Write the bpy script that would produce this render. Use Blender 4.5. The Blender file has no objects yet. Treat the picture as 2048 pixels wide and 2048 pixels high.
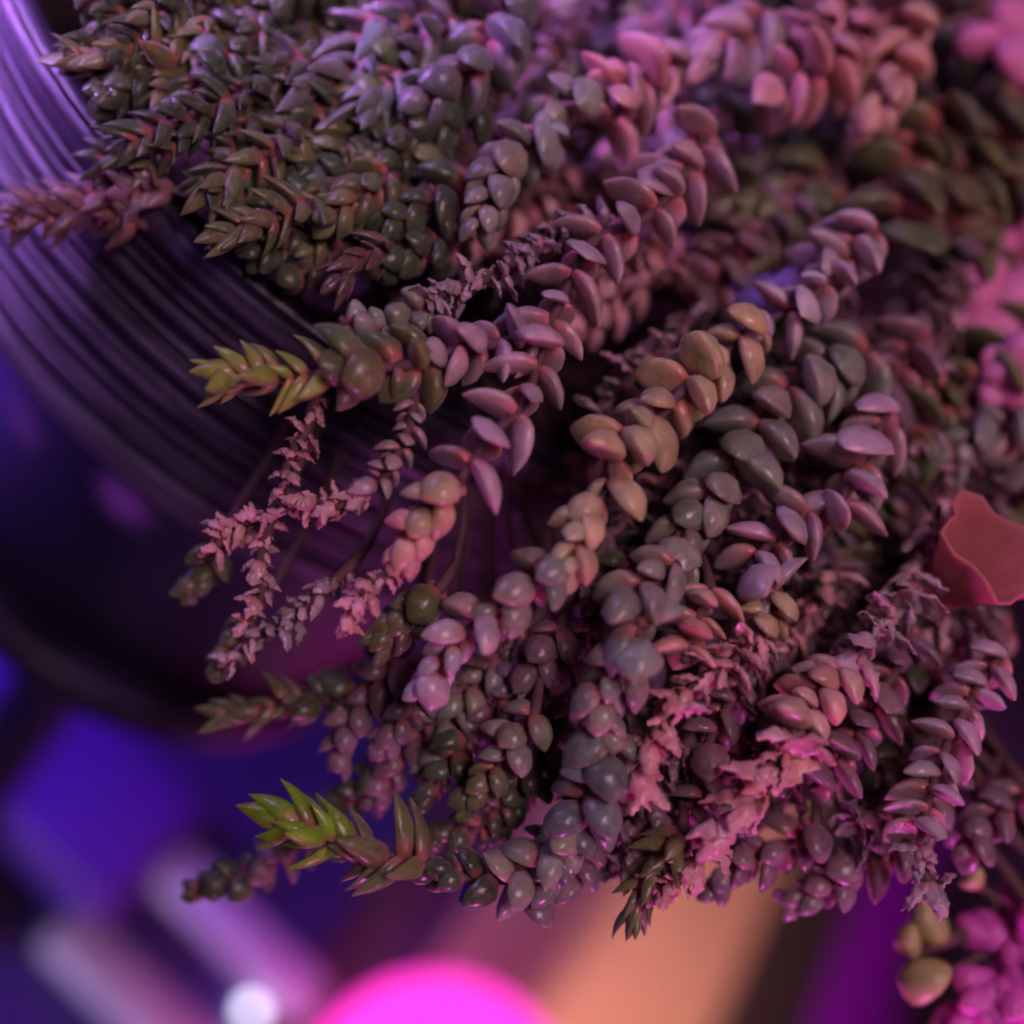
import bpy, bmesh, math, random
import numpy as np
from mathutils import Vector, Matrix, noise
from mathutils.bvhtree import BVHTree

random.seed(7)
scene = bpy.context.scene
COL = scene.collection
R = math.radians

# ------------------------------------------------------------------ camera
PITCH, ROLL, HFOV = R(36), R(44), R(40)
FOCUS = 0.1236
F0 = Vector((0, math.cos(PITCH), -math.sin(PITCH)))
R0 = Vector((1, 0, 0))
U0 = Vector((0, math.sin(PITCH), math.cos(PITCH)))
CAM = Vector((0.041, -0.168, 0.169))
cd = bpy.data.cameras.new('camera')
cam = bpy.data.objects.new('camera', cd)
COL.objects.link(cam)
XC = R0 * math.cos(ROLL) + U0 * math.sin(ROLL)
YC = -R0 * math.sin(ROLL) + U0 * math.cos(ROLL)
ZC = -F0
cam.matrix_world = Matrix(((XC.x, YC.x, ZC.x, CAM.x), (XC.y, YC.y, ZC.y, CAM.y), (XC.z, YC.z, ZC.z, CAM.z), (0, 0, 0, 1)))
cd.sensor_width = 36
cd.angle = HFOV
cd.clip_start, cd.clip_end = 0.005, 50
cd.dof.use_dof = True
cd.dof.focus_distance = FOCUS + 0.001
cd.dof.aperture_fstop = 7.0
scene.camera = cam

# ------------------------------------------------------------------ world and lamps
w = bpy.data.worlds.new('World'); scene.world = w; w.use_nodes = True
w.node_tree.nodes['Background'].inputs[0].default_value = (0.30, 0.16, 0.55, 1)
w.node_tree.nodes['Background'].inputs[1].default_value = 0.015

def area(name, loc, target, size, col, power, size_y=None, spread=None):
    l = bpy.data.lights.new(name, 'AREA'); l.energy = power; l.color = col; l.size = size
    if size_y: l.shape = 'RECTANGLE'; l.size_y = size_y
    if spread: l.spread = R(spread)
    o = bpy.data.objects.new(name, l); COL.objects.link(o); o.location = loc
    o.rotation_euler = (Vector(target) - Vector(loc)).to_track_quat('-Z', 'Y').to_euler()
    return o
area('violet_grow_lamp', (-0.19, -0.13, 0.16), (-0.055, -0.030, 0.092), 0.06, (0.58, 0.24, 1.0), 0.24, 0.08, 22)
area('violet_room_lamp', (-0.42, -0.08, 0.30), (0.0, -0.04, 0.09), 0.10, (0.56, 0.30, 1.0), 0.62, 0.20)
def spot(name, loc, target, power, col, size, blend=1.0, soft=0.01):
    l = bpy.data.lights.new(name, 'SPOT'); l.energy = power; l.color = col; l.spot_size = R(size); l.spot_blend = blend; l.shadow_soft_size = soft
    o = bpy.data.objects.new(name, l); COL.objects.link(o); o.location = loc
    o.rotation_euler = (Vector(target) - Vector(loc)).to_track_quat('-Z', 'Y').to_euler()
    return o
area('warm_pink_lamp', (0.10, -0.26, 0.46), (0.02, -0.05, 0.08), 0.10, (1.0, 0.58, 0.80), 0.76, 0.16)
area('rose_side_lamp', (0.42, -0.10, 0.26), (0.02, -0.05, 0.08), 0.10, (1.0, 0.25, 0.55), 0.19, 0.2)

scene.view_settings.view_transform = 'Standard'
scene.view_settings.look = 'None'
scene.view_settings.exposure = 0.0
scene.view_settings.gamma = 1.0
scene.cycles.filter_width = 2.2
scene.cycles.max_bounces = 4
scene.cycles.diffuse_bounces = 2
scene.cycles.glossy_bounces = 2
scene.cycles.transmission_bounces = 2

# ------------------------------------------------------------------ pixel helpers (full view drawn 1932 px wide)
FP = 1024 / math.tan(HFOV / 2)
PXM = 2 * FOCUS * math.tan(HFOV / 2) / 2048
def uv(x, y):
    dx, dy = x * 2048 / 1932 - 1024, y * 2048 / 1932 - 1024
    return dx * math.cos(ROLL) + dy * math.sin(ROLL), dx * math.sin(ROLL) - dy * math.cos(ROLL)
def at(x, y, depth):
    u, v = uv(x, y)
    return CAM + (F0 + R0 * (u / FP) + U0 * (v / FP)) * depth
def surf(x, y):
    """depth of the plant's outer surface: hangs down in front of the rim, mounds back above it"""
    u, v = uv(x, y)
    vm = v * PXM
    return FOCUS + (0.42 * vm if vm > 0 else -0.16 * vm) + 0.00018 * (u / 1000.0) ** 2

# ------------------------------------------------------------------ materials
def mat(name):
    m = bpy.data.materials.new(name); m.use_nodes = True
    nt = m.node_tree
    return m, nt, nt.nodes['Principled BSDF']
def N(nt, t, **kw):
    n = nt.nodes.new(t)
    for k, v in kw.items(): setattr(n, k, v)
    return n
def simple(name, col, rough=0.5, var=0.25, scale=300, bump=0.0, metal=0, spec=0.5, sss=0):
    m, nt, b = mat(name)
    tc = N(nt, 'ShaderNodeTexCoord')
    no = N(nt, 'ShaderNodeTexNoise'); no.inputs['Scale'].default_value = scale; no.inputs['Detail'].default_value = 6
    nt.links.new(tc.outputs['Object'], no.inputs['Vector'])
    mx = N(nt, 'ShaderNodeMix', data_type='RGBA')
    mx.inputs[6].default_value = (*[c * (1 - var) for c in col], 1)
    mx.inputs[7].default_value = (*[min(1, c * (1 + var)) for c in col], 1)
    nt.links.new(no.outputs[0], mx.inputs[0]); nt.links.new(mx.outputs[2], b.inputs['Base Color'])
    b.inputs['Roughness'].default_value = rough; b.inputs['Metallic'].default_value = metal
    b.inputs['Specular IOR Level'].default_value = spec
    if sss:
        b.inputs['Subsurface Weight'].default_value = sss
        b.inputs['Subsurface Radius'].default_value = (1, .4, .3); b.inputs['Subsurface Scale'].default_value = 0.0015
    if bump:
        bp = N(nt, 'ShaderNodeBump'); bp.inputs['Strength'].default_value = bump; bp.inputs['Distance'].default_value = 0.0006
        nt.links.new(no.outputs[0], bp.inputs['Height']); nt.links.new(bp.outputs[0], b.inputs['Normal'])
    return m

def leaf_mat(name, use_obj):
    m, nt, b = mat(name)
    L = nt.links.new
    if use_obj:
        src = N(nt, 'ShaderNodeObjectInfo').outputs['Color']
    else:
        a = N(nt, 'ShaderNodeAttribute'); a.attribute_name = 'tone'; src = a.outputs['Color']
    al = N(nt, 'ShaderNodeAttribute'); al.attribute_name = 'along'
    geo = N(nt, 'ShaderNodeNewGeometry')
    no = N(nt, 'ShaderNodeTexNoise'); no.inputs['Scale'].default_value = 420; no.inputs['Detail'].default_value = 2
    L(geo.outputs['Position'], no.inputs['Vector'])
    no2 = N(nt, 'ShaderNodeTexNoise'); no2.inputs['Scale'].default_value = 1900; no2.inputs['Detail'].default_value = 1.5
    L(geo.outputs['Position'], no2.inputs['Vector'])
    # red blush where the leaf clasps the stem
    mr = N(nt, 'ShaderNodeMapRange'); mr.inputs[1].default_value = 0.02; mr.inputs[2].default_value = 0.36
    mr.inputs[3].default_value = 0.78; mr.inputs[4].default_value = 0.0
    L(al.outputs['Fac'], mr.inputs[0])
    red = N(nt, 'ShaderNodeMix', data_type='RGBA'); L(mr.outputs[0], red.inputs[0]); L(src, red.inputs[6])
    red.inputs[7].default_value = (0.58, 0.15, 0.14, 1)
    # patchy tone
    hs = N(nt, 'ShaderNodeHueSaturation'); L(red.outputs[2], hs.inputs['Color'])
    mv = N(nt, 'ShaderNodeMapRange'); mv.inputs[1].default_value = 0.3; mv.inputs[2].default_value = 0.7
    mv.inputs[3].default_value = 0.72; mv.inputs[4].default_value = 1.25
    L(no.outputs[0], mv.inputs[0]); L(mv.outputs[0], hs.inputs['Value'])
    # pale waxy flecks
    fl = N(nt, 'ShaderNodeMapRange'); fl.inputs[1].default_value = 0.60; fl.inputs[2].default_value = 0.78; fl.inputs[4].default_value = 0.4
    L(no2.outputs[0], fl.inputs[0])
    mx = N(nt, 'ShaderNodeMix', data_type='RGBA'); L(fl.outputs[0], mx.inputs[0]); L(hs.outputs[0], mx.inputs[6])
    mx.inputs[7].default_value = (0.50, 0.42, 0.42, 1)
    L(mx.outputs[2], b.inputs['Base Color'])
    b.inputs['Roughness'].default_value = 0.33
    b.inputs['Specular IOR Level'].default_value = 0.45
    b.inputs['Subsurface Weight'].default_value = 0.7 if use_obj else 0.0
    b.inputs['Subsurface Radius'].default_value = (1.0, 0.45, 0.3)
    b.inputs['Subsurface Scale'].default_value = 0.0018
    b.inputs['Coat Weight'].default_value = 0.25; b.inputs['Coat Roughness'].default_value = 0.16
    b.inputs['Sheen Weight'].default_value = 0.22; b.inputs['Sheen Roughness'].default_value = 0.4
    bp = N(nt, 'ShaderNodeBump'); bp.inputs['Strength'].default_value = 0.35; bp.inputs['Distance'].default_value = 0.0003
    L(no2.outputs[0], bp.inputs['Height']); L(bp.outputs[0], b.inputs['Normal'])
    return m
M_LEAF = leaf_mat('leaf', True)
M_FOL = leaf_mat('foliage', False)
M_STEM = simple('stem', (0.13, 0.065, 0.065), 0.7, 0.5, 900, 0.5)
M_POT = simple('dark_plastic', (0.012, 0.009, 0.018), 0.34, 0.5, 500, 0.25)
M_RIDGE = simple('worn_plastic', (0.035, 0.027, 0.05), 0.30, 0.8, 700, 0.35)
for _m, _dust in ((M_RIDGE, (0.17, 0.135, 0.22)), (M_POT, (0.05, 0.04, 0.075))):
    _nt = _m.node_tree; _b = _nt.nodes['Principled BSDF']; _L = _nt.links.new
    _tc = N(_nt, 'ShaderNodeTexCoord'); _sp = N(_nt, 'ShaderNodeSeparateXYZ'); _L(_tc.outputs['Object'], _sp.inputs[0])
    _at = N(_nt, 'ShaderNodeMath', operation='ARCTAN2'); _L(_sp.outputs[1], _at.inputs[0]); _L(_sp.outputs[0], _at.inputs[1])
    _cb = N(_nt, 'ShaderNodeCombineXYZ'); _L(_at.outputs[0], _cb.inputs[0])
    _mz = N(_nt, 'ShaderNodeMath', operation='MULTIPLY'); _mz.inputs[1].default_value = 520; _L(_sp.outputs[2], _mz.inputs[0]); _L(_mz.outputs[0], _cb.inputs[1])
    _no = N(_nt, 'ShaderNodeTexNoise'); _no.inputs['Scale'].default_value = 2.6; _no.inputs['Detail'].default_value = 5; _no.inputs['Roughness'].default_value = .65; _L(_cb.outputs[0], _no.inputs['Vector'])
    _rp = N(_nt, 'ShaderNodeMapRange'); _rp.inputs[1].default_value = .44; _rp.inputs[2].default_value = .68; _L(_no.outputs[0], _rp.inputs[0])
    _mx = N(_nt, 'ShaderNodeMix', data_type='RGBA'); _L(_rp.outputs[0], _mx.inputs[0]); _mx.inputs[7].default_value = (*_dust, 1)
    _L(_b.inputs['Base Color'].links[0].from_socket, _mx.inputs[6]); _L(_mx.outputs[2], _b.inputs['Base Color'])
    _rr = N(_nt, 'ShaderNodeMapRange'); _rr.inputs[3].default_value = .22; _rr.inputs[4].default_value = .6; _L(_no.outputs[0], _rr.inputs[0]); _L(_rr.outputs[0], _b.inputs['Roughness'])
M_SOIL = simple('soil', (0.030, 0.018, 0.014), 0.95, 0.6, 500, 1.0)
M_TABLE = simple('table', (0.13, 0.06, 0.12), 0.5, 0.4, 60, 0.1)
M_SAUCER = simple('violet_plastic', (0.16, 0.06, 0.55), 0.3, 0.15, 60)
M_TRAY = simple('lilac_plastic', (0.62, 0.55, 0.72), 0.22, 0.1, 80)
M_TRAYB = simple('blue_plastic', (0.07, 0.06, 0.22), 0.3, 0.15, 80)
M_TERRA = simple('terracotta', (0.52, 0.27, 0.19), 0.85, 0.2, 120, 0.5)
M_PURPLE = simple('purple_cloth', (0.36, 0.01, 0.50), 0.3, 0.15, 80)
M_PINK = simple('pink_petal', (0.88, 0.28, 0.52), 0.28, 0.2, 500, 0.2, sss=0.35)
M_HOT = simple('hot_pink_leaf', (0.92, 0.15, 0.62), 0.2, 0.25, 500, 0.2, sss=0.3)
M_RED = simple('red_petal', (0.80, 0.22, 0.20), 0.55, 0.5, 260, 0.6, sss=0.3)
M_CREAM = simple('cream_bud', (0.55, 0.50, 0.22), 0.3, 0.2, 500, 0.1, sss=0.3)
M_WHITE = simple('white_plastic', (0.75, 0.75, 0.8), 0.2, 0.05, 80)
def emit(name, col, s):
    m, nt, b = mat(name)
    b.inputs['Base Color'].default_value = (*col, 1); b.inputs['Emission Color'].default_value = (*col, 1)
    b.inputs['Emission Strength'].default_value = s
    return m
M_GLOW, _nt, _b = mat('frosted_glass')
_tr = N(_nt, 'ShaderNodeBsdfTranslucent'); _tr.inputs[0].default_value = (0.9, 0.35, 0.85, 1)
_nt.links.new(_tr.outputs[0], _nt.nodes['Material Output'].inputs['Surface'])
M_BULB = emit('purple_bulb', (0.36, 0.06, 0.42), 0.45)

# ------------------------------------------------------------------ object helpers
def tag(o, label=None, cat=None, group=None, kind=None):
    if label: o['label'] = label
    if cat: o['category'] = cat
    if group: o['group'] = group
    if kind: o['kind'] = kind
    return o
def empty(name, loc=(0, 0, 0)):
    o = bpy.data.objects.new(name, None); COL.objects.link(o); o.location = loc; o.empty_display_size = 0.01
    return o
def link(name, me, m, parent=None, loc=None):
    o = bpy.data.objects.new(name, me); COL.objects.link(o)
    if m and not me.materials: me.materials.append(m)
    if parent: o.parent = parent
    if loc is not None: o.location = loc
    return o
def mesh_np(name, V, Fc, smooth=True):
    me = bpy.data.meshes.new(name); me.from_pydata([tuple(v) for v in V], [], [tuple(f) for f in Fc]); me.update()
    if smooth: me.polygons.foreach_set('use_smooth', [True] * len(me.polygons))
    return me
def lathe(name, prof, seg=96, wob=0.0, closed=False):
    V, Fc = [], []
    n = len(prof)
    for i in range(seg):
        a = 2 * math.pi * i / seg
        for k, (r, z) in enumerate(prof):
            q = wob * noise.noise(Vector((math.cos(a) * 3, math.sin(a) * 3, k * 0.7)))
            V.append(((r + q) * math.cos(a), (r + q) * math.sin(a), z + q * 0.6))
    for i in range(seg):
        j = (i + 1) % seg
        for k in range(n if closed else n - 1):
            k2 = (k + 1) % n
            Fc.append((i * n + k, j * n + k, j * n + k2, i * n + k2))
    return mesh_np(name, V, Fc)
def tube(pts, radii, seg=6):
    pts = [Vector(p) for p in pts]
    V, Fc = [], []
    nrm = None
    for i, p in enumerate(pts):
        t = (pts[min(i + 1, len(pts) - 1)] - pts[max(i - 1, 0)]).normalized()
        if nrm is None: nrm = t.orthogonal().normalized()
        nrm = (nrm - t * nrm.dot(t)).normalized(); bn = t.cross(nrm)
        r = radii[i] if hasattr(radii, '__len__') else radii
        for s in range(seg):
            a = 2 * math.pi * s / seg
            V.append(p + (nrm * math.cos(a) + bn * math.sin(a)) * r)
    for i in range(len(pts) - 1):
        for s in range(seg):
            s2 = (s + 1) % seg
            Fc.append((i * seg + s, i * seg + s2, (i + 1) * seg + s2, (i + 1) * seg + s))
    Fc.append(tuple(reversed(range(seg)))); Fc.append(tuple(range((len(pts) - 1) * seg, len(pts) * seg)))
    return V, Fc
def rbox(name, sx, sy, sz, bev):
    bm = bmesh.new(); bmesh.ops.create_cube(bm, size=1)
    for v in bm.verts: v.co = (v.co.x * sx, v.co.y * sy, v.co.z * sz + sz / 2)
    bmesh.ops.bevel(bm, geom=bm.edges[:], offset=bev, segments=3, affect='EDGES', profile=0.5)
    me = bpy.data.meshes.new(name); bm.to_mesh(me); bm.free()
    me.polygons.foreach_set('use_smooth', [True] * len(me.polygons))
    return me

# ------------------------------------------------------------------ setting: table
bm = bmesh.new(); bmesh.ops.create_grid(bm, x_segments=2, y_segments=2, size=6.0)
me = bpy.data.meshes.new('table'); bm.to_mesh(me); bm.free()
tag(link('table', me, M_TABLE, None, (0, 0, -0.13)), 'dark glossy tabletop under the pots, out of focus', 'table', kind='structure')

# ------------------------------------------------------------------ the ribbed pot
RZ, RR = 0.090, 0.0624
pot = tag(empty('flower_pot', (0, 0, 0)), 'dark plastic flower pot with a ridged rim that the succulent spills over', 'flower pot')
prof = [(0.0, 0.0), (0.036, 0.0), (0.038, 0.002), (0.0520, RZ - 0.0335), (0.0598, RZ - 0.0330), (0.0606, RZ - 0.0315),
        (0.0612, RZ - 0.003), (0.0624, RZ - 0.0008), (0.0622, RZ), (0.0602, RZ + 0.0002), (0.0590, RZ - 0.001), (0.0580, RZ - 0.012), (0.0510, RZ - 0.034), (0.0340, 0.004), (0.0, 0.004)]
link('body', lathe('body', prof, 160, 0.0002), M_POT, pot)
rg = random.Random(4)
RIDGES = [(0.0026, 0.0013, 1.7)]
zt = 0.0062
while zt < 0.028:
    RIDGES.append((zt, rg.uniform(.00018, .0005), rg.uniform(.8, 1.4))); zt += rg.uniform(.0011, .0030)
RIDGES.append((0.0304, 0.0008, 2.6))
for zt, rad, wd in RIDGES:
    rr = 0.0612 - (zt - 0.003) * 0.021
    pr = []
    for k in range(10):
        a = 2 * math.pi * k / 10
        pr.append((rr + math.cos(a) * rad, RZ - zt + math.sin(a) * rad * wd))
    link('ridge', lathe('ridge', pr[::-1], 160, 0.0004, True), M_RIDGE, pot)
# soil
bm = bmesh.new(); bmesh.ops.create_circle(bm, cap_ends=True, segments=64, radius=0.0570)
bmesh.ops.triangulate(bm, faces=bm.faces[:])
bmesh.ops.subdivide_edges(bm, edges=bm.edges[:], cuts=5, use_grid_fill=True)
for v in bm.verts:
    r = v.co.length
    v.co.z = 0.006 * (1 - (r / 0.0570) ** 2) + 0.002 * noise.noise(v.co * 220)
me = bpy.data.meshes.new('soil'); bm.to_mesh(me); bm.free()
SOILZ = RZ - 0.012
tag(link('soil', me, M_SOIL, None, (0, 0, SOILZ)), 'dark brown crumbly soil filling the ridged pot below the succulent', 'soil', kind='stuff')

# stand
TZ = -0.13
st = tag(empty('plant_stand', (0, 0, TZ)), 'dark round stand carrying the ridged pot above the table', 'plant stand')
link('top', lathe('top', [(0, -0.008 - TZ), (0.040, -0.008 - TZ), (0.042, -0.006 - TZ), (0.042, -0.0005 - TZ), (0.040, -0.0002 - TZ), (0, -0.0002 - TZ)], 64), M_POT, st)
link('post', lathe('post', [(0, 0.004), (0.010, 0.004), (0.008, 0.02), (0.008, -0.02 - TZ), (0.014, -0.0081 - TZ), (0, -0.0081 - TZ)], 32), M_POT, st)
link('foot', lathe('foot', [(0, 0), (0.036, 0), (0.036, 0.003), (0.012, 0.0065), (0, 0.0065)], 48), M_POT, st)

# ------------------------------------------------------------------ leaves
TS = [0, .1, .3, .5, .7, .85, .95, 1]
PROF = {
 'plump': ([.45, .72, .97, 1, .86, .56, .24, .02], .92, .46, .02, .12),
 'point': ([.75, .92, 1, .88, .62, .34, .13, .01], .50, .26, .16, .22),
 'droop': ([.60, .82, 1, .97, .80, .50, .20, .01], .86, .34, -.08, .16),
 'dry':   ([.5, .8, 1, .9, .75, .5, .25, .05], .62, .20, .30, .30),
 'bead':  ([.40, .75, 1, 1.02, .94, .72, .42, .05], .80, .72, .0, .05),
}
def leaf_geo(kind, seed):
    pr, W, TH, fold, bend = PROF[kind]
    rng = random.Random(hash((kind, seed)) % 9999 if False else seed * 31 + len(kind) * 7)
    W *= rng.uniform(.9, 1.12); TH *= rng.uniform(.85, 1.15); bend += rng.uniform(-.12, .12); side = rng.uniform(-.10, .10)
    ns = 10 if kind != 'dry' else 14
    ts = [0, .06, .15, .28, .42, .56, .70, .82, .91, .97, 1.0] if kind != 'dry' else [k / 13 for k in range(14)]
    V, A, Fc = [], [], []
    for t in ts:
        h = np.interp(t, TS, pr) * W / 2
        th = TH / 2 * (np.interp(t, TS, pr) ** 0.8)
        for s_ in range(ns):
            a = 2 * math.pi * s_ / ns
            c, sn = math.cos(a), math.sin(a)
            y = h * c
            z = th * sn * (1.25 if sn < 0 else .55)
            z += fold * abs(y) + bend * t * t
            if sn < -0.8: z -= 0.05 * TH / .3 * math.sin(math.pi * min(1, t * 1.1))     # keel
            p = Vector((t, y + side * t * t, z))
            amp = .13 if kind == 'dry' else (.03 if kind == 'droop' else .018)
            fq = 4.5 if kind == 'dry' else 2.4
            p += Vector((noise.noise(p * fq + Vector((seed * 9.1, 3, 1))), noise.noise(p * fq + Vector((5, seed * 7.7, 2))), noise.noise(p * fq + Vector((1, 2, seed * 5.3))))) * amp * min(1, t * 3 + .2)
            if kind == 'dry': p += Vector((0, 0, 1)) * (noise.noise(p * 11 + Vector((seed * 3.3, 0, 0))) * .09)
            V.append(p); A.append(t)
    n = len(ts)
    for i in range(n - 1):
        for s_ in range(ns):
            s2 = (s_ + 1) % ns
            Fc.append((i * ns + s_, (i + 1) * ns + s_, (i + 1) * ns + s2, i * ns + s2))
    Fc.append(tuple(range(ns))); Fc.append(tuple(reversed(range((n - 1) * ns, n * ns))))
    return np.array([tuple(v) for v in V]), Fc, A
NV = 5
GEO, LME = {}, {}
for k in PROF:
    for sd in range(NV):
        V, Fc, A = leaf_geo(k, sd + 1)
        GEO[k, sd] = (V, Fc, A)
        me = mesh_np('leaf', V, Fc); at_ = me.attributes.new('along', 'FLOAT', 'POINT'); at_.data.foreach_set('value', A)
        me.materials.append(M_LEAF); LME[k, sd] = me

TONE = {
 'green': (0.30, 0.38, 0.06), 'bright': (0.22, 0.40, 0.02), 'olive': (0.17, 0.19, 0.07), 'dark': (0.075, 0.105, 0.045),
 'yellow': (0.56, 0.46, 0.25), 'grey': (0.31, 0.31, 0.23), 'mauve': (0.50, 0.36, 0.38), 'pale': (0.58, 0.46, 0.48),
 'pink': (0.70, 0.36, 0.36), 'salmon': (0.66, 0.38, 0.28), 'brown': (0.16, 0.09, 0.07), 'blue': (0.17, 0.20, 0.17), 'dusk': (0.26, 0.17, 0.19),
}
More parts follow.
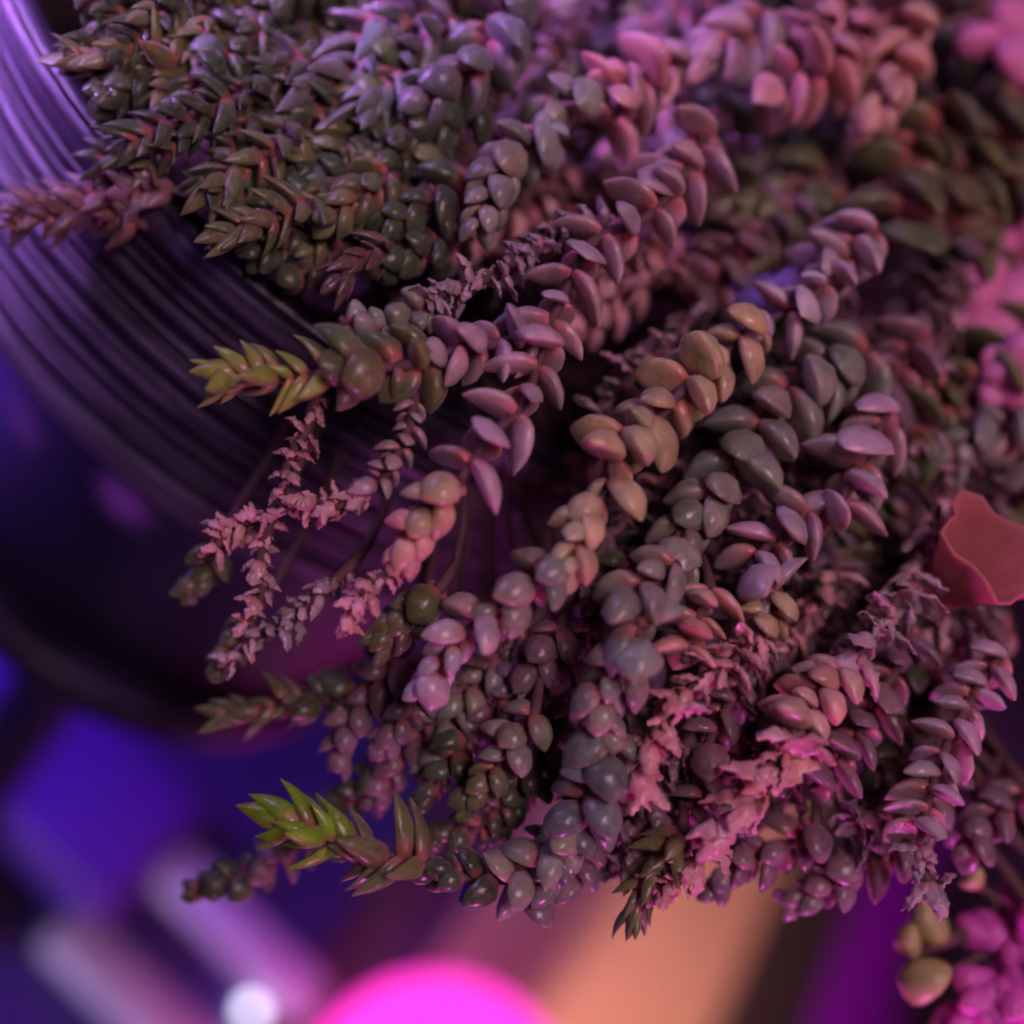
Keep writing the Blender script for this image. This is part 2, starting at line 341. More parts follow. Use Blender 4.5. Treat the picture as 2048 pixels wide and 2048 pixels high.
# stem = (points in the view, [(share of length, leaf form, tone)], leaf length px, pair gap px, forward mm)
S = [
 # green tip reaching left over the rim
 ([(1010, 640), (900, 662), (830, 680), (760, 690), (680, 700), (580, 708), (500, 712), (440, 712), (405, 714)],
  [(.30, 'droop', 'mauve'), (.62, 'plump', 'olive'), (1, 'point', 'green')], 122, 60, 3.5),
 # central mauve chain ending in yellow beads
 ([(1300, 320), (1215, 420), (1130, 450), (1090, 525), (1050, 600), (1012, 690), (978, 765), (915, 835), (868, 905)],
  [(1, 'droop', 'mauve')], 118, 92, 5),
 ([(868, 905), (800, 980), (748, 1065)], [(.5, 'plump', 'yellow'), (1, 'plump', 'salmon')], 96, 62, 4.5),
 ([(748, 1065), (700, 1110), (670, 1150), (650, 1190)], [(1, 'dry', 'pink')], 52, 26, 4),
 # thin upper chain
 ([(1170, 425), (1060, 445), (990, 478), (925, 505), (850, 545), (800, 580)], [(1, 'dry', 'mauve')], 62, 34, 2),
 ([(800, 580), (740, 605), (680, 620), (640, 600)], [(1, 'bead', 'grey')], 58, 40, 1.5),
 # long yellow chain, nearest of all
 ([(1650, 430), (1570, 510), (1500, 570), (1440, 610)], [(1, 'droop', 'pale')], 104, 80, 3),
 ([(1440, 610), (1350, 665), (1285, 735), (1220, 800), (1165, 855), (1155, 930), (1095, 990), (1075, 1065)], [(1, 'plump', 'yellow')], 104, 66, 5),
 ([(1075, 1065), (990, 1100), (930, 1160), (860, 1225), (800, 1310)], [(.45, 'plump', 'grey'), (1, 'plump', 'pale')], 98, 62, 4),
 # dry pink bits hanging over the pot wall
 ([(600, 735), (572, 800), (560, 850), (540, 895), (548, 945)], [(1, 'dry', 'pink')], 58, 36, 1),
 ([(780, 755), (765, 820), (725, 885), (690, 930), (640, 950), (580, 960), (500, 975)], [(.45, 'droop', 'mauve'), (1, 'dry', 'pink')], 62, 40, 2),
 ([(500, 975), (440, 1000), (400, 1040)], [(1, 'dry', 'pink')], 54, 34, 0),
 ([(405, 1030), (375, 1075), (350, 1120)], [(1, 'plump', 'olive')], 66, 32, -6),
 ([(510, 980), (488, 1030), (500, 1075), (490, 1120), (462, 1175)], [(1, 'dry', 'pink')], 58, 36, 0),
 ([(470, 1170), (440, 1225), (415, 1260)], [(1, 'plump', 'olive')], 60, 36, -5),
 ([(660, 1070), (610, 1125), (550, 1175), (490, 1215), (430, 1250)], [(1, 'dry', 'mauve')], 56, 38, -1),
 # lower left tips
 ([(700, 1290), (620, 1320), (540, 1338), (470, 1345), (415, 1350)], [(.4, 'plump', 'dark'), (1, 'point', 'olive')], 78, 46, -7),
 ([(1090, 1560), (1000, 1640), (880, 1640), (800, 1630)], [(.6, 'plump', 'grey'), (1, 'plump', 'dark')], 88, 54, 2.5),
 ([(800, 1630), (760, 1620), (700, 1605), (630, 1582), (570, 1562), (535, 1552)], [(.4, 'point', 'olive'), (1, 'point', 'bright')], 120, 54, 4),
 ([(620, 1560), (540, 1600), (470, 1640), (410, 1662), (360, 1680)], [(.5, 'droop', 'dusk'), (1, 'plump', 'dark')], 82, 44, -8),
 ([(1010, 1340), (960, 1400), (920, 1470), (880, 1510)], [(.5, 'plump', 'grey'), (1, 'plump', 'olive')], 78, 52, 1),
 ([(830, 1110), (760, 1160), (715, 1215)], [(1, 'plump', 'olive')], 96, 56, 1),
 ([(760, 1240), (700, 1300), (660, 1370), (640, 1440)], [(1, 'plump', 'dusk')], 78, 46, -5),
 ([(820, 1250), (760, 1330), (720, 1410)], [(1, 'plump', 'dusk')], 74, 46, -4),
 # grey green chain
 ([(1640, 660), (1565, 705), (1490, 750), (1430, 835), (1360, 920), (1305, 1000), (1280, 1065)], [(1, 'plump', 'grey')], 112, 72, 1.5),
 ([(1280, 1065), (1195, 1140), (1205, 1225), (1130, 1300), (1150, 1380)], [(1, 'plump', 'grey')], 108, 66, 4),
 ([(1150, 1380), (1130, 1450), (1090, 1530), (1060, 1600), (1020, 1670)], [(1, 'plump', 'blue')], 100, 60, 2.5),
 ([(1340, 1110), (1310, 1180), (1290, 1250)], [(1, 'droop', 'salmon')], 100, 54, 3),
 # curled mauve chain
 ([(1680, 760), (1645, 850), (1600, 920), (1580, 980)], [(1, 'droop', 'mauve')], 136, 80, 2.5),
 ([(1560, 960), (1490, 1010), (1440, 1070), (1470, 1120)], [(1, 'droop', 'mauve')], 120, 72, 3),
 ([(1470, 1130), (1430, 1190), (1380, 1240), (1310, 1310), (1255, 1370), (1225, 1440), (1200, 1510)], [(.15, 'plump', 'yellow'), (1, 'dry', 'pink')], 72, 40, 3),
 # long pink chain to the right
 ([(1765, 960), (1735, 1070), (1650, 1190), (1590, 1270)], [(1, 'dry', 'mauve')], 96, 52, 1),
 ([(1590, 1270), (1510, 1345), (1470, 1420), (1410, 1490), (1370, 1570)], [(.4, 'plump', 'salmon'), (1, 'dry', 'pink')], 86, 46, 3),
 ([(1370, 1570), (1310, 1635), (1255, 1685)], [(1, 'dry', 'pink')], 70, 38, 1),
 ([(1720, 1120), (1690, 1230), (1650, 1330), (1590, 1430), (1530, 1490)], [(1, 'droop', 'dusk')], 96, 60, -3),
 ([(1400, 1290), (1350, 1380), (1340, 1460), (1310, 1540)], [(1, 'droop', 'dusk')], 90, 58, -2),
 ([(1890, 1230), (1840, 1320), (1795, 1420), (1760, 1500), (1735, 1590)], [(1, 'droop', 'mauve')], 92, 56, 2),
 ([(1735, 1590), (1750, 1650), (1770, 1700)], [(1, 'dry', 'mauve')], 66, 40, 0),
 # upper beads
 ([(1190, 140), (1110, 175), (1045, 210), (1040, 280)], [(.3, 'droop', 'pink'), (1, 'plump', 'grey')], 108, 66, 1),
 ([(1030, 250), (955, 285), (940, 350), (905, 420)], [(1, 'plump', 'grey')], 96, 62, 2),
 ([(1260, 130), (1190, 170), (1150, 230)], [(1, 'droop', 'pink')], 120, 72, 1),
 ([(1330, 250), (1290, 310), (1240, 370)], [(1, 'droop', 'mauve')], 130, 70, 3),
 # upper right
 ([(1450, 20), (1370, 80), (1290, 120)], [(1, 'plump', 'mauve')], 118, 76, 0),
 ([(1640, 40), (1590, 120), (1500, 150), (1430, 190)], [(1, 'droop', 'pink')], 126, 74, 0),
 ([(1620, -30), (1560, 20), (1520, 60)], [(1, 'dry', 'pink')], 96, 40, 1),
 ([(1730, -50), (1715, 20), (1700, 90), (1690, 170), (1650, 220)], [(1, 'plump', 'salmon')], 112, 66, 1),
 ([(1800, 200), (1720, 300), (1690, 390), (1690, 470)], [(1, 'droop', 'olive')], 140, 84, -5),
 ([(1932, 180), (1860, 280), (1800, 380), (1790, 460)], [(1, 'droop', 'olive')], 150, 84, -8),
 ([(1960, 330), (1890, 400), (1840, 480)], [(1, 'point', 'olive')], 150, 84, -9),
 ([(1560, 320), (1470, 370), (1390, 400)], [(1, 'plump', 'olive')], 110, 70, -9),
 ([(1640, 430), (1590, 480), (1530, 500)], [(1, 'droop', 'mauve')], 110, 66, 1),
 ([(1960, 620), (1850, 700), (1760, 770), (1700, 830)], [(1, 'droop', 'olive')], 120, 74, -6),
 ([(1740, 640), (1690, 700), (1640, 780)], [(1, 'droop', 'dusk')], 120, 76, -4),
 ([(1932, 820), (1850, 830), (1800, 870)], [(1, 'plump', 'grey')], 96, 60, -4),
 # upper left, dark and soft
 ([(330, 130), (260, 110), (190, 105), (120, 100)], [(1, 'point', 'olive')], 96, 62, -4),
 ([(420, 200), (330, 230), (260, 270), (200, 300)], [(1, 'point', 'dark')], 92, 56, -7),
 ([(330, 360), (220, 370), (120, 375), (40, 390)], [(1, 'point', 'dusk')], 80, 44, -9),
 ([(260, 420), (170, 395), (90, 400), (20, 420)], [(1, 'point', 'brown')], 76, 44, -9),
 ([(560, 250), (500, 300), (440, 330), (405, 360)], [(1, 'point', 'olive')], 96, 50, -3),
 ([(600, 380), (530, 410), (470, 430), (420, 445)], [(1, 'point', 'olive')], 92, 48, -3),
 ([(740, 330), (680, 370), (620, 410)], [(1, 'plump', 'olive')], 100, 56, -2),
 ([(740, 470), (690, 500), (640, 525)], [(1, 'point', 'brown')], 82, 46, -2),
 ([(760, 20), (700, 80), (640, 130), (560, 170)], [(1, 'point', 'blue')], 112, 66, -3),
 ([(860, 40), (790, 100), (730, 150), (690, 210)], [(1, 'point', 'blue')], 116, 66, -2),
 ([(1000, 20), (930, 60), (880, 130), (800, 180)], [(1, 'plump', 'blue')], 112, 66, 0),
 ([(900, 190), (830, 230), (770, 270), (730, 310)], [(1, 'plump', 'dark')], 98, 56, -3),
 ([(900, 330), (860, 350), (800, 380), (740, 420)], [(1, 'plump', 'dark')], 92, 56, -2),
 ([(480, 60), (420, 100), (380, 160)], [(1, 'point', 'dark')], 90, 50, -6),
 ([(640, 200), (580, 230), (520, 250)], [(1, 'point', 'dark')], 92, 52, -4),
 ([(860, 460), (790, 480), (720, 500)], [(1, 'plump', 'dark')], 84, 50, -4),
 ([(500, -40), (430, 20), (400, 60)], [(1, 'point', 'olive')], 100, 56, -6),
 # stems closing the middle and the lower left, toned dark to deepen the shade
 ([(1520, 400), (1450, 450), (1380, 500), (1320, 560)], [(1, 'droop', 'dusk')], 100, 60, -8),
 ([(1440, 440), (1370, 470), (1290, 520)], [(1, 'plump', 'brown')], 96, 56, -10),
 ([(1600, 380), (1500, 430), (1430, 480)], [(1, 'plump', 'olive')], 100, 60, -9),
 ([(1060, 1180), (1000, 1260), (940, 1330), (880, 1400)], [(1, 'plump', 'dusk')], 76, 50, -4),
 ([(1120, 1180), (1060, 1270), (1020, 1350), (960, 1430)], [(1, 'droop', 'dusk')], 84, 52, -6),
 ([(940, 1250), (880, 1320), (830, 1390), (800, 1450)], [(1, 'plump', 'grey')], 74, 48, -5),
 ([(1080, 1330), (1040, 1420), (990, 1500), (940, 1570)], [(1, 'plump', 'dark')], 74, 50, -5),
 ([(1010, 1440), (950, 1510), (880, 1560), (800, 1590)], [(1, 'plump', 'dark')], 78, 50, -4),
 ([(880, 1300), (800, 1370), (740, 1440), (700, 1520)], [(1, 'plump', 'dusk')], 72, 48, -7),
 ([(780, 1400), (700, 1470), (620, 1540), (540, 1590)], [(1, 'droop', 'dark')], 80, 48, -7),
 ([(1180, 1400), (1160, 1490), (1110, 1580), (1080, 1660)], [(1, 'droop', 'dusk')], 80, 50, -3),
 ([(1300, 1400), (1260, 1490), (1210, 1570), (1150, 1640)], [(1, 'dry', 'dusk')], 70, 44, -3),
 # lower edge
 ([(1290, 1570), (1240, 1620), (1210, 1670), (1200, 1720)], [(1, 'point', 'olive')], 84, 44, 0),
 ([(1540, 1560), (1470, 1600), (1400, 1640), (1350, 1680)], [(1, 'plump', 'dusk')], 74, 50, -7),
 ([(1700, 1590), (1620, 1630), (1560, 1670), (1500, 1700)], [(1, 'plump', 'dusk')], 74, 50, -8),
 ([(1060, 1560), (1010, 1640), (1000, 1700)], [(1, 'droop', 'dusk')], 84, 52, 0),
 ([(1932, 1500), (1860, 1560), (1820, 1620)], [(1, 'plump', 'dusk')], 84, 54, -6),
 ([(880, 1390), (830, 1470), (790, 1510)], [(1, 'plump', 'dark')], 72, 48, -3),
]
# deeper stems that close the mat, older, and toned dark to add to the gaps' shade
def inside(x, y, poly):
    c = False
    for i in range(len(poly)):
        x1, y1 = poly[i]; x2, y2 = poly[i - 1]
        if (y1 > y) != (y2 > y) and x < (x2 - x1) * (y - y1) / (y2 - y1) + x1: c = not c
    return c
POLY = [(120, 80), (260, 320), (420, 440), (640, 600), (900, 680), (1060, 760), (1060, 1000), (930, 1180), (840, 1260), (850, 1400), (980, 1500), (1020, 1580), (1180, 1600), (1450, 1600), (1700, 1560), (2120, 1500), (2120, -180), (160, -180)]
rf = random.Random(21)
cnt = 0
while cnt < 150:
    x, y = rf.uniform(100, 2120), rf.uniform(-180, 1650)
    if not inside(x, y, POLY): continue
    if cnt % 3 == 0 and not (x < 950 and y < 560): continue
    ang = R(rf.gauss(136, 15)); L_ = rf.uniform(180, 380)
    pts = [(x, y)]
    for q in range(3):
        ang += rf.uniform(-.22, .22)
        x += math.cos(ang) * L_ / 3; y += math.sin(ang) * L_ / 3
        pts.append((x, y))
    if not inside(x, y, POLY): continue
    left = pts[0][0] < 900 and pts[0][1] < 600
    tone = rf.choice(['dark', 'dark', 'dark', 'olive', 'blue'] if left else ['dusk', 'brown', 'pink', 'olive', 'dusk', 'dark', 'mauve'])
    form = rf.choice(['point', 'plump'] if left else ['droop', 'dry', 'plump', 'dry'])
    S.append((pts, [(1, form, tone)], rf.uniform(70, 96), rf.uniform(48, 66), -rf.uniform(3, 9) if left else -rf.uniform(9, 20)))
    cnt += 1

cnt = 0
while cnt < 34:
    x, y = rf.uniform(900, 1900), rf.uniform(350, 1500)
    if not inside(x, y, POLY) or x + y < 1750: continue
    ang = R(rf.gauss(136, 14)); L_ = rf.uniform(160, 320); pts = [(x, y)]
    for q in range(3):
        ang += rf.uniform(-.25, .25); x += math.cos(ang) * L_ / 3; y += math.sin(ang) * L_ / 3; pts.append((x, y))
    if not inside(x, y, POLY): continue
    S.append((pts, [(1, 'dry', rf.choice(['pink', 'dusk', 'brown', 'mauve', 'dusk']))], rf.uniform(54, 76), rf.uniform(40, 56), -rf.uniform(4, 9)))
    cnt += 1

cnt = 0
while cnt < 44:  # more stems at lower right, their dark tones standing in for shade
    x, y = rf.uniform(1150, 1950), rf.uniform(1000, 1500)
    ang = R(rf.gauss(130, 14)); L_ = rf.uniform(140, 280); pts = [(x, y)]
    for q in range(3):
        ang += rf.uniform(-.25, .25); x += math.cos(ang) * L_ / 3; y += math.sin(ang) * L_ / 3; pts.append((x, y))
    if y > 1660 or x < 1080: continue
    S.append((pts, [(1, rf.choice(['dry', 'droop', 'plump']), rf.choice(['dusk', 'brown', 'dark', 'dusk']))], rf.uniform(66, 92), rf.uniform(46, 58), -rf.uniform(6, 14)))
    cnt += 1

def catmull(P, n=8):
    P = [P[0] * 2 - P[1]] + P + [P[-1] * 2 - P[-2]]
    out = []
    for i in range(1, len(P) - 2):
        for k in range(n):
            t = k / n
            a, b, c, d = P[i - 1], P[i], P[i + 1], P[i + 2]
            out.append(0.5 * ((2 * b) + (c - a) * t + (2 * a - 5 * b + 4 * c - d) * t * t + (3 * b - a - 3 * c + d) * t ** 3))
    out.append(P[-2])
    return out

rl = random.Random(5)
plant = tag(empty('succulent_plant', (0, 0, SOILZ)), 'trailing stonecrop succulent with fleshy mauve, yellow and green leaves spilling over the pot', 'succulent')
STEMS, LEAVES = [], []
ENDS = {tuple(x[0][-1]) for x in S}
for si, (pts, forms, size, gap, fwd) in enumerate(S):
    size *= 0.92; gap *= 0.64
    if forms[0][1] == 'droop': size *= 0.84; gap *= 0.88
    if forms[0][1] == 'dry': size *= 0.84; gap *= 0.9
    P = [at(x, y, surf(x, y) - fwd / 1000) for x, y in pts]
    for i in range(1, len(P) - 1): P[i] = P[i] + Vector([rl.gauss(0, 0.0004) for _ in range(3)])
    path = catmull(P)
    # bare, rooted end
    p0 = path[0]
    hor = Vector((p0.x, p0.y, 0)); rr = min(hor.length, rl.uniform(0.030, 0.052))
    root = hor.normalized() * rr; root.z = SOILZ - 0.002
    t0 = (path[0] - path[3]).normalized()
    c1 = p0 + t0 * 0.006 + F0 * 0.010; c2 = root + Vector((0, 0, 0.012 if p0.z > root.z else 0.020))
    lead = []
    for k in range(0 if tuple(pts[0]) in ENDS else 9):
        t = k / 9
        lead.append(root * (1 - t) ** 3 + c2 * 3 * t * (1 - t) ** 2 + c1 * 3 * t * t * (1 - t) + p0 * t ** 3)
    full = lead + path
    rad = [0.0004] * len(lead) + [0.00058 - 0.0002 * i / len(path) for i in range(len(path))]
    if forms[0][1] == 'dry': rad = [r * 1.15 for r in rad]
    V, Fc = tube([p - full[0] for p in full], rad, 6)
    so = link('stem', mesh_np('stem', V, Fc), M_STEM, plant); so.location = full[0] - Vector(plant.location)
    STEMS.append((so, full[0]))
    # leaf pairs, each turned a quarter against the one below
    seg = [(path[i + 1] - path[i]).length for i in range(len(path) - 1)]; tot = sum(seg)
    mpp = PXM * (path[0] - CAM).length / FOCUS * 2048 / 1932 * 0.97
    s, phi = gap * mpp * 0.3, rl.uniform(0, 3.14)
    nrm = None
    while s < tot:
        fr = s / tot
        form, tone = next(((f, t) for e, f, t in forms if fr <= e + 1e-6), forms[-1][1:])
        acc = 0
        for i in range(len(seg)):
            if acc + seg[i] >= s: break
            acc += seg[i]
        q = path[i].lerp(path[i + 1], (s - acc) / seg[i])
        T = (path[min(i + 2, len(path) - 1)] - path[max(i - 1, 0)]).normalized()
        if nrm is None: nrm = (YC - T * YC.dot(T)).normalized()
        nrm = (nrm - T * nrm.dot(T)).normalized(); bn = T.cross(nrm)
        tip = max(0, 1 - (tot - s) / (size * mpp * 2.2)) if form in ('point', 'plump') else 0
        nleaf = 2 if form in ('plump', 'droop', 'bead') else 3
        for j in range(nleaf):
            a = phi + j * 2 * math.pi / nleaf + rl.gauss(0, .22 if form != 'dry' else .6)
            rad_ = nrm * math.cos(a) + bn * math.sin(a)
            el = {'plump': .34, 'point': .42, 'droop': .18, 'dry': .35, 'bead': .2}[form] + rl.gauss(0, .16 if form != 'dry' else .5) + tip * (.40 if form == 'point' else .65)
            el = min(el, 1.35)
            D = rad_ * math.cos(el) + T * math.sin(el)
            Nn = -rad_ * math.sin(el) + T * math.cos(el)
            if form in ('droop', 'plump'):      # heavy leaves sag
                D = (D + Vector((0, 0, -.22 if form == 'droop' else -.12))).normalized(); Nn = (Nn - D * Nn.dot(D)).normalized()
            Y = Nn.cross(D)
            sc = size * mpp * rl.choice((rl.uniform(.86, 1.14), rl.uniform(.86, 1.14), rl.uniform(.6, 1.22))) * (1 - (.18 if form == 'point' else .38) * tip)
            if form == 'dry': sc *= rl.uniform(.6, 1.25)
            M = Matrix(((D.x, Y.x, Nn.x, 0), (D.y, Y.y, Nn.y, 0), (D.z, Y.z, Nn.z, 0), (0, 0, 0, 1)))
            wd = rl.uniform(.9, 1.12)
            M = Matrix.Translation(q + rad_ * 0.0001) @ M @ Matrix.Diagonal((sc, sc * wd, sc * rl.uniform(.9, 1.1), 1))
            tc = TONE[tone]
            k1 = rl.uniform(.8, 1.18); hsh = rl.gauss(0, .06)
            colr = (tc[0] * k1 * (1 + hsh), tc[1] * k1 * (1 - hsh * .5), tc[2] * k1 * (1 + rl.gauss(0, .06)), 1)
            LEAVES.append((si, form, rl.randrange(NV), M, colr))
        phi += math.pi / 2 + rl.gauss(0, .12) if form != 'dry' else rl.uniform(.6, 1.4)
        s += gap * mpp * rl.uniform(.85, 1.15) * (1 - .42 * tip)

# which leaves show largest in the photograph
allV, allF, own, off = [], [], [], 0
WV = []
for li, (si, form, vr, M, c) in enumerate(LEAVES):
    V, Fc, A = GEO[form, vr]
    m = np.array(M)
    wv = V @ m[:3, :3].T + m[:3, 3]
    WV.append(wv); allV.append(wv)
    allF += [tuple(i + off for i in f) for f in Fc]; own += [li] * len(Fc); off += len(V)
bv = BVHTree.FromPolygons([tuple(v) for v in np.concatenate(allV)], allF)
hits = [0] * len(LEAVES)
G = 230
for iy in range(G):
    for ix in range(G):
        d = (at((ix + .5) / G * 1932, (iy + .5) / G * 1932, 1.0) - CAM).normalized()
        h = bv.ray_cast(CAM, d)
        if h[2] is not None: hits[own[h[2]]] += 1
order = sorted(range(len(LEAVES)), key=lambda i: -hits[i])
big = set(order[:300])
V_, F_, T_, A_, off = [], [], [], [], 0
for li, (si, form, vr, M, c) in enumerate(LEAVES):
    if li in big:
        so, base = STEMS[si]
        o = bpy.data.objects.new('leaf', LME[form, vr]); COL.objects.link(o); o.parent = so
        o.matrix_local = Matrix.Translation(-base) @ M
        o.color = c
    else:
        V, Fc, A = GEO[form, vr]
        V_.append(WV[li] - np.array((0, 0, SOILZ))); F_ += [tuple(i + off for i in f) for f in Fc]; off += len(V); A_ += A; T_ += list(c) * len(V)
me = mesh_np('foliage', np.concatenate(V_), F_)
a = me.attributes.new('along', 'FLOAT', 'POINT'); a.data.foreach_set('value', A_)
a = me.attributes.new('tone', 'FLOAT_COLOR', 'POINT'); a.data.foreach_set('color', T_)
tag(link('foliage', me, M_FOL, plant), kind='stuff')
print('stems', len(S), 'leaves', len(LEAVES), 'visible', sum(h > 0 for h in hits))

# ------------------------------------------------------------------ neighbours
def bead_mesh(name, seed, kind='bead'):
    V, Fc, A = leaf_geo(kind, seed); return mesh_np(name, V, Fc)
def orient(o, loc, d, sc, parent=None, twist=0):
    q = Vector(d).to_track_quat('X', 'Z')
    o.rotation_mode = 'QUATERNION'; o.rotation_quaternion = q @ Matrix.Rotation(twist, 3, 'X').to_quaternion()
    o.location = loc; o.scale = (sc,) * 3 if not hasattr(sc, '__len__') else sc
BEADS = [bead_mesh('bead_leaf', i + 1) for i in range(4)]
for b in BEADS: b.materials.append(M_HOT)
PETALS = [bead_mesh('petal', i + 3) for i in range(4)]
for b in PETALS: b.materials.append(M_PINK)

def on_table(x, y, z=TZ):
    d = at(x, y, 1.0) - CAM
    return CAM + d * ((z - CAM.z) / d.z)
hp = tag(empty('pink_succulent', (0.045, -0.025, SOILZ)), 'hot pink succulent with glossy bead leaves at the lower right corner', 'succulent')
rp = random.Random(3)
def bead_stem(parent, pxs, depth, n, size, meshes, mstem, root=None, name='bead_leaf'):
    P = [at(x, y, depth + 0.0012 * i) for i, (x, y) in enumerate(pxs)]
    path = catmull(P, 6)
    full = path
    if root is not None:
        c1 = path[0] + Vector((0, 0, 0.012)); lead = [root * (1 - t) ** 2 + c1 * 2 * t * (1 - t) + path[0] * t * t for t in [k / 8 for k in range(8)]]
        full = lead + path
    base = full[0]
    V, Fc = tube([p - base for p in full], 0.0007, 6)
    so = link('stem', mesh_np('stem', V, Fc), mstem, parent); so.location = base - parent.location
    for k in range(n):
        i = min(len(path) - 2, int(k / n * (len(path) - 1))); q = path[i]
        T = (path[i + 1] - path[i]).normalized(); a = rp.uniform(0, 6.28)
        nn = T.orthogonal().normalized(); d = Matrix.Rotation(a, 3, T) @ nn + T * rp.uniform(0, .7)
        o = bpy.data.objects.new(name, rp.choice(meshes)); COL.objects.link(o); o.parent = so
        orient(o, q - base, d, size * rp.uniform(.75, 1.2), twist=rp.uniform(0, 6.28))
    return so
for pxs, n in [([(1990, 1690), (1930, 1740), (1880, 1790)], 16), ([(1980, 1770), (1900, 1830), (1850, 1890)], 18), ([(2040, 1820), (1930, 1890), (1850, 1960)], 22),
               ([(2060, 1900), (1960, 1960), (1880, 2020)], 20), ([(1960, 1850), (1880, 1930), (1790, 1990)], 18), ([(2090, 1740), (2020, 1820), (1990, 1900)], 16)]:
    bead_stem(hp, pxs, 0.138, n, 0.0044, BEADS, M_STEM, Vector((0.045 + rp.uniform(-.006, .004), -0.022 + rp.uniform(-.012, .008), SOILZ)))
BUDS = bead_mesh('bud', 9); BUDS.materials.append(M_CREAM)
for (x, y, sz, dd) in [(1813, 1665, .0028, (0, 0, 1)), (1785, 1770, .0050, (-1, 0, .2)), (1722, 1880, .0055, (-.2, 0, 1)), (1730, 1800, .0036, (-1, 0, .6))]:
    bp_ = at(x, y, .139); o = link('bud', BUDS, None, hp); orient(o, bp_ - hp.location, dd, sz)
    e_ = at(1900, 1800, .140); mid = bp_.lerp(e_, .5) + Vector((0, .003, .003))
    V, Fc = tube([bp_ * (1 - k) ** 2 + mid * 2 * k * (1 - k) + e_ * k * k - hp.location for k in [q / 8 for q in range(9)]], 0.0005, 6)
    link('stalk', mesh_np('stalk', V, Fc), M_STEM, hp)

# striped place mat on the table: tan, dark brown, purple
A_, B_ = on_table(1445, 1700), on_table(1290, 2060)
dr = (B_ - A_).normalized(); dr.z = 0; dr.normalize()
ac = Vector((-dr.y, dr.x, 0))
if ac.x < 0: ac = -ac
def wpx(x, y): return (on_table(x, y) - A_).dot(ac)
w1, w2, w3 = wpx(1570, 1790), wpx(1720, 1790), wpx(1720, 1790) + .02
mo = (A_ + B_) / 2; ml = 0.34
mt = tag(empty('place_mat', (mo.x, mo.y, TZ + .0002)), 'striped mat in tan, dark brown and purple, blurred below the lowest stems', 'place mat')
M_TAN = simple('tan_cloth', (0.62, 0.33, 0.22), 0.9, 0.15, 90, 0.3); M_DKB = simple('brown_cloth', (0.035, 0.015, 0.015), 0.9, 0.2, 90, 0.3)
for c0, c1, mm, lb in ((-0.080, -0.0004, M_TAN, 'tan stripe'), (0, w1, M_DKB, 'dark brown stripe'), (w1 + .0004, w2, M_PURPLE, 'purple stripe'), (w2 + .0004, w3, M_DKB, 'dark brown stripe')):
    o = link('stripe', rbox('stripe', c1 - c0, ml, 0.003, 0.0008), mm, mt, ac * ((c0 + c1) / 2)); o['label'] = lb
    o.rotation_euler = (0, 0, math.atan2(ac.y, ac.x))
tb = mo
spot('added_warm_spot', (0.16, -0.42, -0.02), (A_ - ac * .035), 44.0, (1.0, 0.62, 0.46), 15, .8, .03)  # unseen spot added to brighten the tan stripe

# glowing magenta lamp: a frosted globe with its bulb sitting low inside
lc = on_table(800, 2125, TZ + 0.034); lr = 0.030
l = tag(empty('lamp', (lc.x, lc.y, TZ + 0.0034)), 'round frosted lamp glowing hot magenta at the bottom edge', 'lamp')
bm = bmesh.new(); bmesh.ops.create_uvsphere(bm, u_segments=48, v_segments=32, radius=lr)
me = bpy.data.meshes.new('globe'); bm.to_mesh(me); bm.free(); me.polygons.foreach_set('use_smooth', [True] * len(me.polygons))
link('globe', me, M_GLOW, l, (0, 0, 0.0345))
link('base', lathe('base', [(0, 0), (0.012, 0), (0.011, 0.003), (0.008, 0.005), (0.008, 0.006), (0, 0.006)], 32), M_TABLE, l)
bl = bpy.data.lights.new('lamp_bulb', 'POINT'); bl.energy = 0.06; bl.color = (1.0, 0.02, 0.62); bl.shadow_soft_size = 0.006
bo = bpy.data.objects.new('lamp_bulb', bl); COL.objects.link(bo); bo.location = lc + Vector((0, -.004, 0))

spot('magenta_side_lamp', (0.24, -0.20, -0.01), at(1800, 1850, .14), 1.5, (1.0, 0.14, 0.78), 44, 1.0, .02)

# ribbed tray on the table
e0 = on_table(560, 1860); e1 = on_table(90, 1510); e2 = on_table(420, 1790); e3 = on_table(230, 1920)
tr = tag(empty('ribbed_tray', (e0.x - 0.13, e2.y - 0.02, TZ + 0.0002)), 'blurred blue tray with a wide violet rib and lilac ribs, lower left corner', 'tray')
link('base', rbox('base', 0.26, 0.26, 0.004, 0.001), M_TRAYB, tr)
link('rib', rbox('rib', 0.20, 0.044, 0.012, 0.005), M_SAUCER, tr, (on_table(300, 1640).x - 0.10 - e0.x + 0.13, e1.y - e2.y + 0.02, 0.0041))
rib = rbox('rib', 0.050, 0.014, 0.008, 0.003)
for yy, xx in ((0.02, e2.x - e0.x + .13), (e3.y - e2.y + 0.02, e3.x - e0.x + .13), (e3.y - e2.y - 0.02, e3.x - e0.x + .11)):
    link('rib', rib, M_TRAY, tr, (xx, yy, 0.0041))
area('added_violet_light', (-0.20, e1.y - .03, TZ + 0.10), (-0.05, e1.y, TZ), 0.05, (0.27, 0.05, 1.0), 0.16, 0.05, 80)  # unseen light added to make the violet rib glow

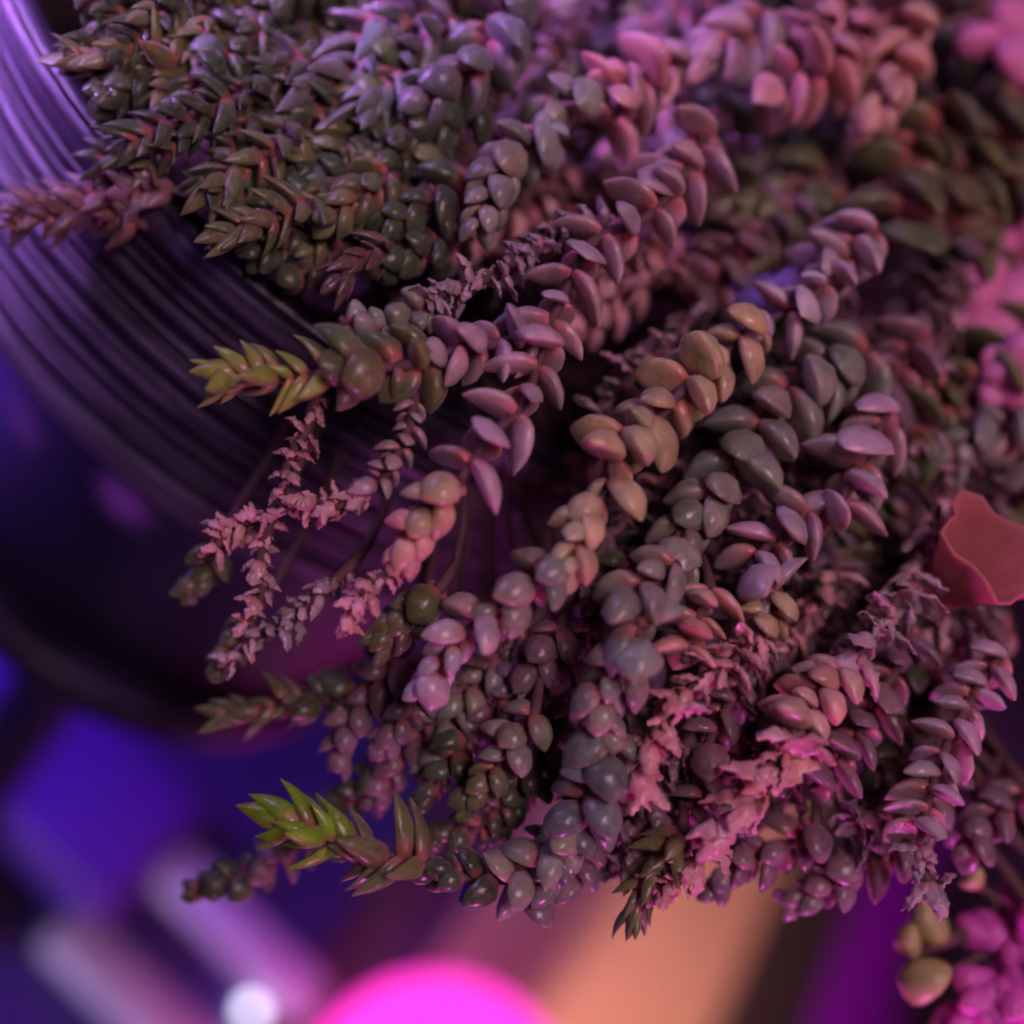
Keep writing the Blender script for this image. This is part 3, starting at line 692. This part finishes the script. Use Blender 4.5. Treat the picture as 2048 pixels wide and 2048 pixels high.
# two added spots that cast faint purple pools on the body below the lip
for x, y, e in ((40, 790, .05), (235, 945, .11)):
    d = at(x, y, 1.0) - CAM; t = 0.12
    while t < 0.4:
        p = CAM + d * t
        if p.z < 0.0565 and math.hypot(p.x, p.y) <= 0.038 + (p.z - 0.002) / 0.0545 * 0.014: break
        t += 0.0002
    src = p + Vector((p.x, p.y, 0)).normalized() * 0.16 + Vector((-.02, 0, -.03))
    spot('added_purple_spot', src, p, e * 60, (0.62, 0.12, 0.75), 3.4, 1.0, .002)
# small glowing bead added as a white glint at the tray's end
wl = on_table(452, 1925)
bm = bmesh.new(); bmesh.ops.create_uvsphere(bm, u_segments=16, v_segments=10, radius=0.0022)
me = bpy.data.meshes.new('glint_bead'); bm.to_mesh(me); bm.free()
link('glint_bead', me, emit('white_glint', (0.85, 0.85, 1.0), 4), tr, Vector((wl.x, wl.y, TZ + .0062)) - tr.location)
spot('added_cool_spot', (-0.03, -0.40, -0.03), (on_table(400, 1800)), 3.0, (0.66, 0.56, 1.0), 18, 1.0, .02)  # unseen spot added to whiten the lilac ribs

# red trumpet flower
def trumpet():
    V, Fc = [], []
    n, m = 22, 20
    for i in range(n):
        t = i / (n - 1)
        r = 0.10 + 0.42 * t ** 0.8 + 0.06 * t ** 4
        for k in range(m):
            a = 2 * math.pi * k / m
            q = 1 + 0.16 * t * math.sin(5 * a) + 0.10 * t * noise.noise(Vector((math.cos(a), math.sin(a), t * 2)) * 2)
            V.append((t + 0.05 * t * math.cos(5 * a), r * q * math.cos(a), r * q * math.sin(a) * .8))
    for i in range(n - 1):
        for k in range(m):
            k2 = (k + 1) % m
            Fc.append((i * m + k, (i + 1) * m + k, (i + 1) * m + k2, i * m + k2))
    me = mesh_np('petal_tube', V, Fc); me.materials.append(M_RED); return me
fp = at(1760, 1125, surf(1760, 1125) + 0.004)
f = tag(empty('fallen_flower', fp), 'red trumpet-shaped flower lying on the succulent at the right edge', 'flower')
o = link('petal_tube', trumpet(), None, f)
sm = o.modifiers.new('thick', 'SOLIDIFY'); sm.thickness = 0.03
tipp = at(1880, 1035, surf(1880, 1035) - 0.0065)
orient(o, (0, 0, 0), tipp - fp, (tipp - fp).length)

# pink blossoms
def blossom(x, y, n, size, back, label, red=0, rad=55):
    c = at(x, y, surf(x, y) + back)
    b = tag(empty('pink_blossom', c), label, 'blossom', 'pink blossoms at the right edge')
    for k in range(n):
        a = 2 * math.pi * k / n + rp.uniform(-.4, .4)
        o = bpy.data.objects.new('petal', rp.choice(PETALS)); COL.objects.link(o); o.parent = b
        d = XC * math.cos(a) + YC * math.sin(a) + ZC * rp.uniform(.1, 1.0)
        orient(o, (0, 0, 0), d, size * rp.uniform(.85, 1.15), twist=rp.uniform(0, 6.28))
    return b
blossom(1850, 585, 6, .0062, .010, 'blurred pink blossom with round petals above the red flower')
blossom(1915, 480, 5, .0062, .012, 'blurred rosy blossom cut by the right edge, uppermost of two together')
blossom(1905, 705, 6, .0042, .004, 'small pink blossom below the two round ones at the right edge')
blossom(1890, 85, 6, .0050, .002, 'vivid magenta blossom in the upper right corner')

# thin white sliver
pl = link('white_sliver', rbox('white_sliver', 0.012, 0.0008, 0.004, 0.0002), M_WHITE, None, at(1925, 1122, surf(1925, 1122) + 0.002))
pl.rotation_euler = (R(20), R(-36), R(5))
tag(pl, 'thin white sliver just below the red flower', 'plant tag')
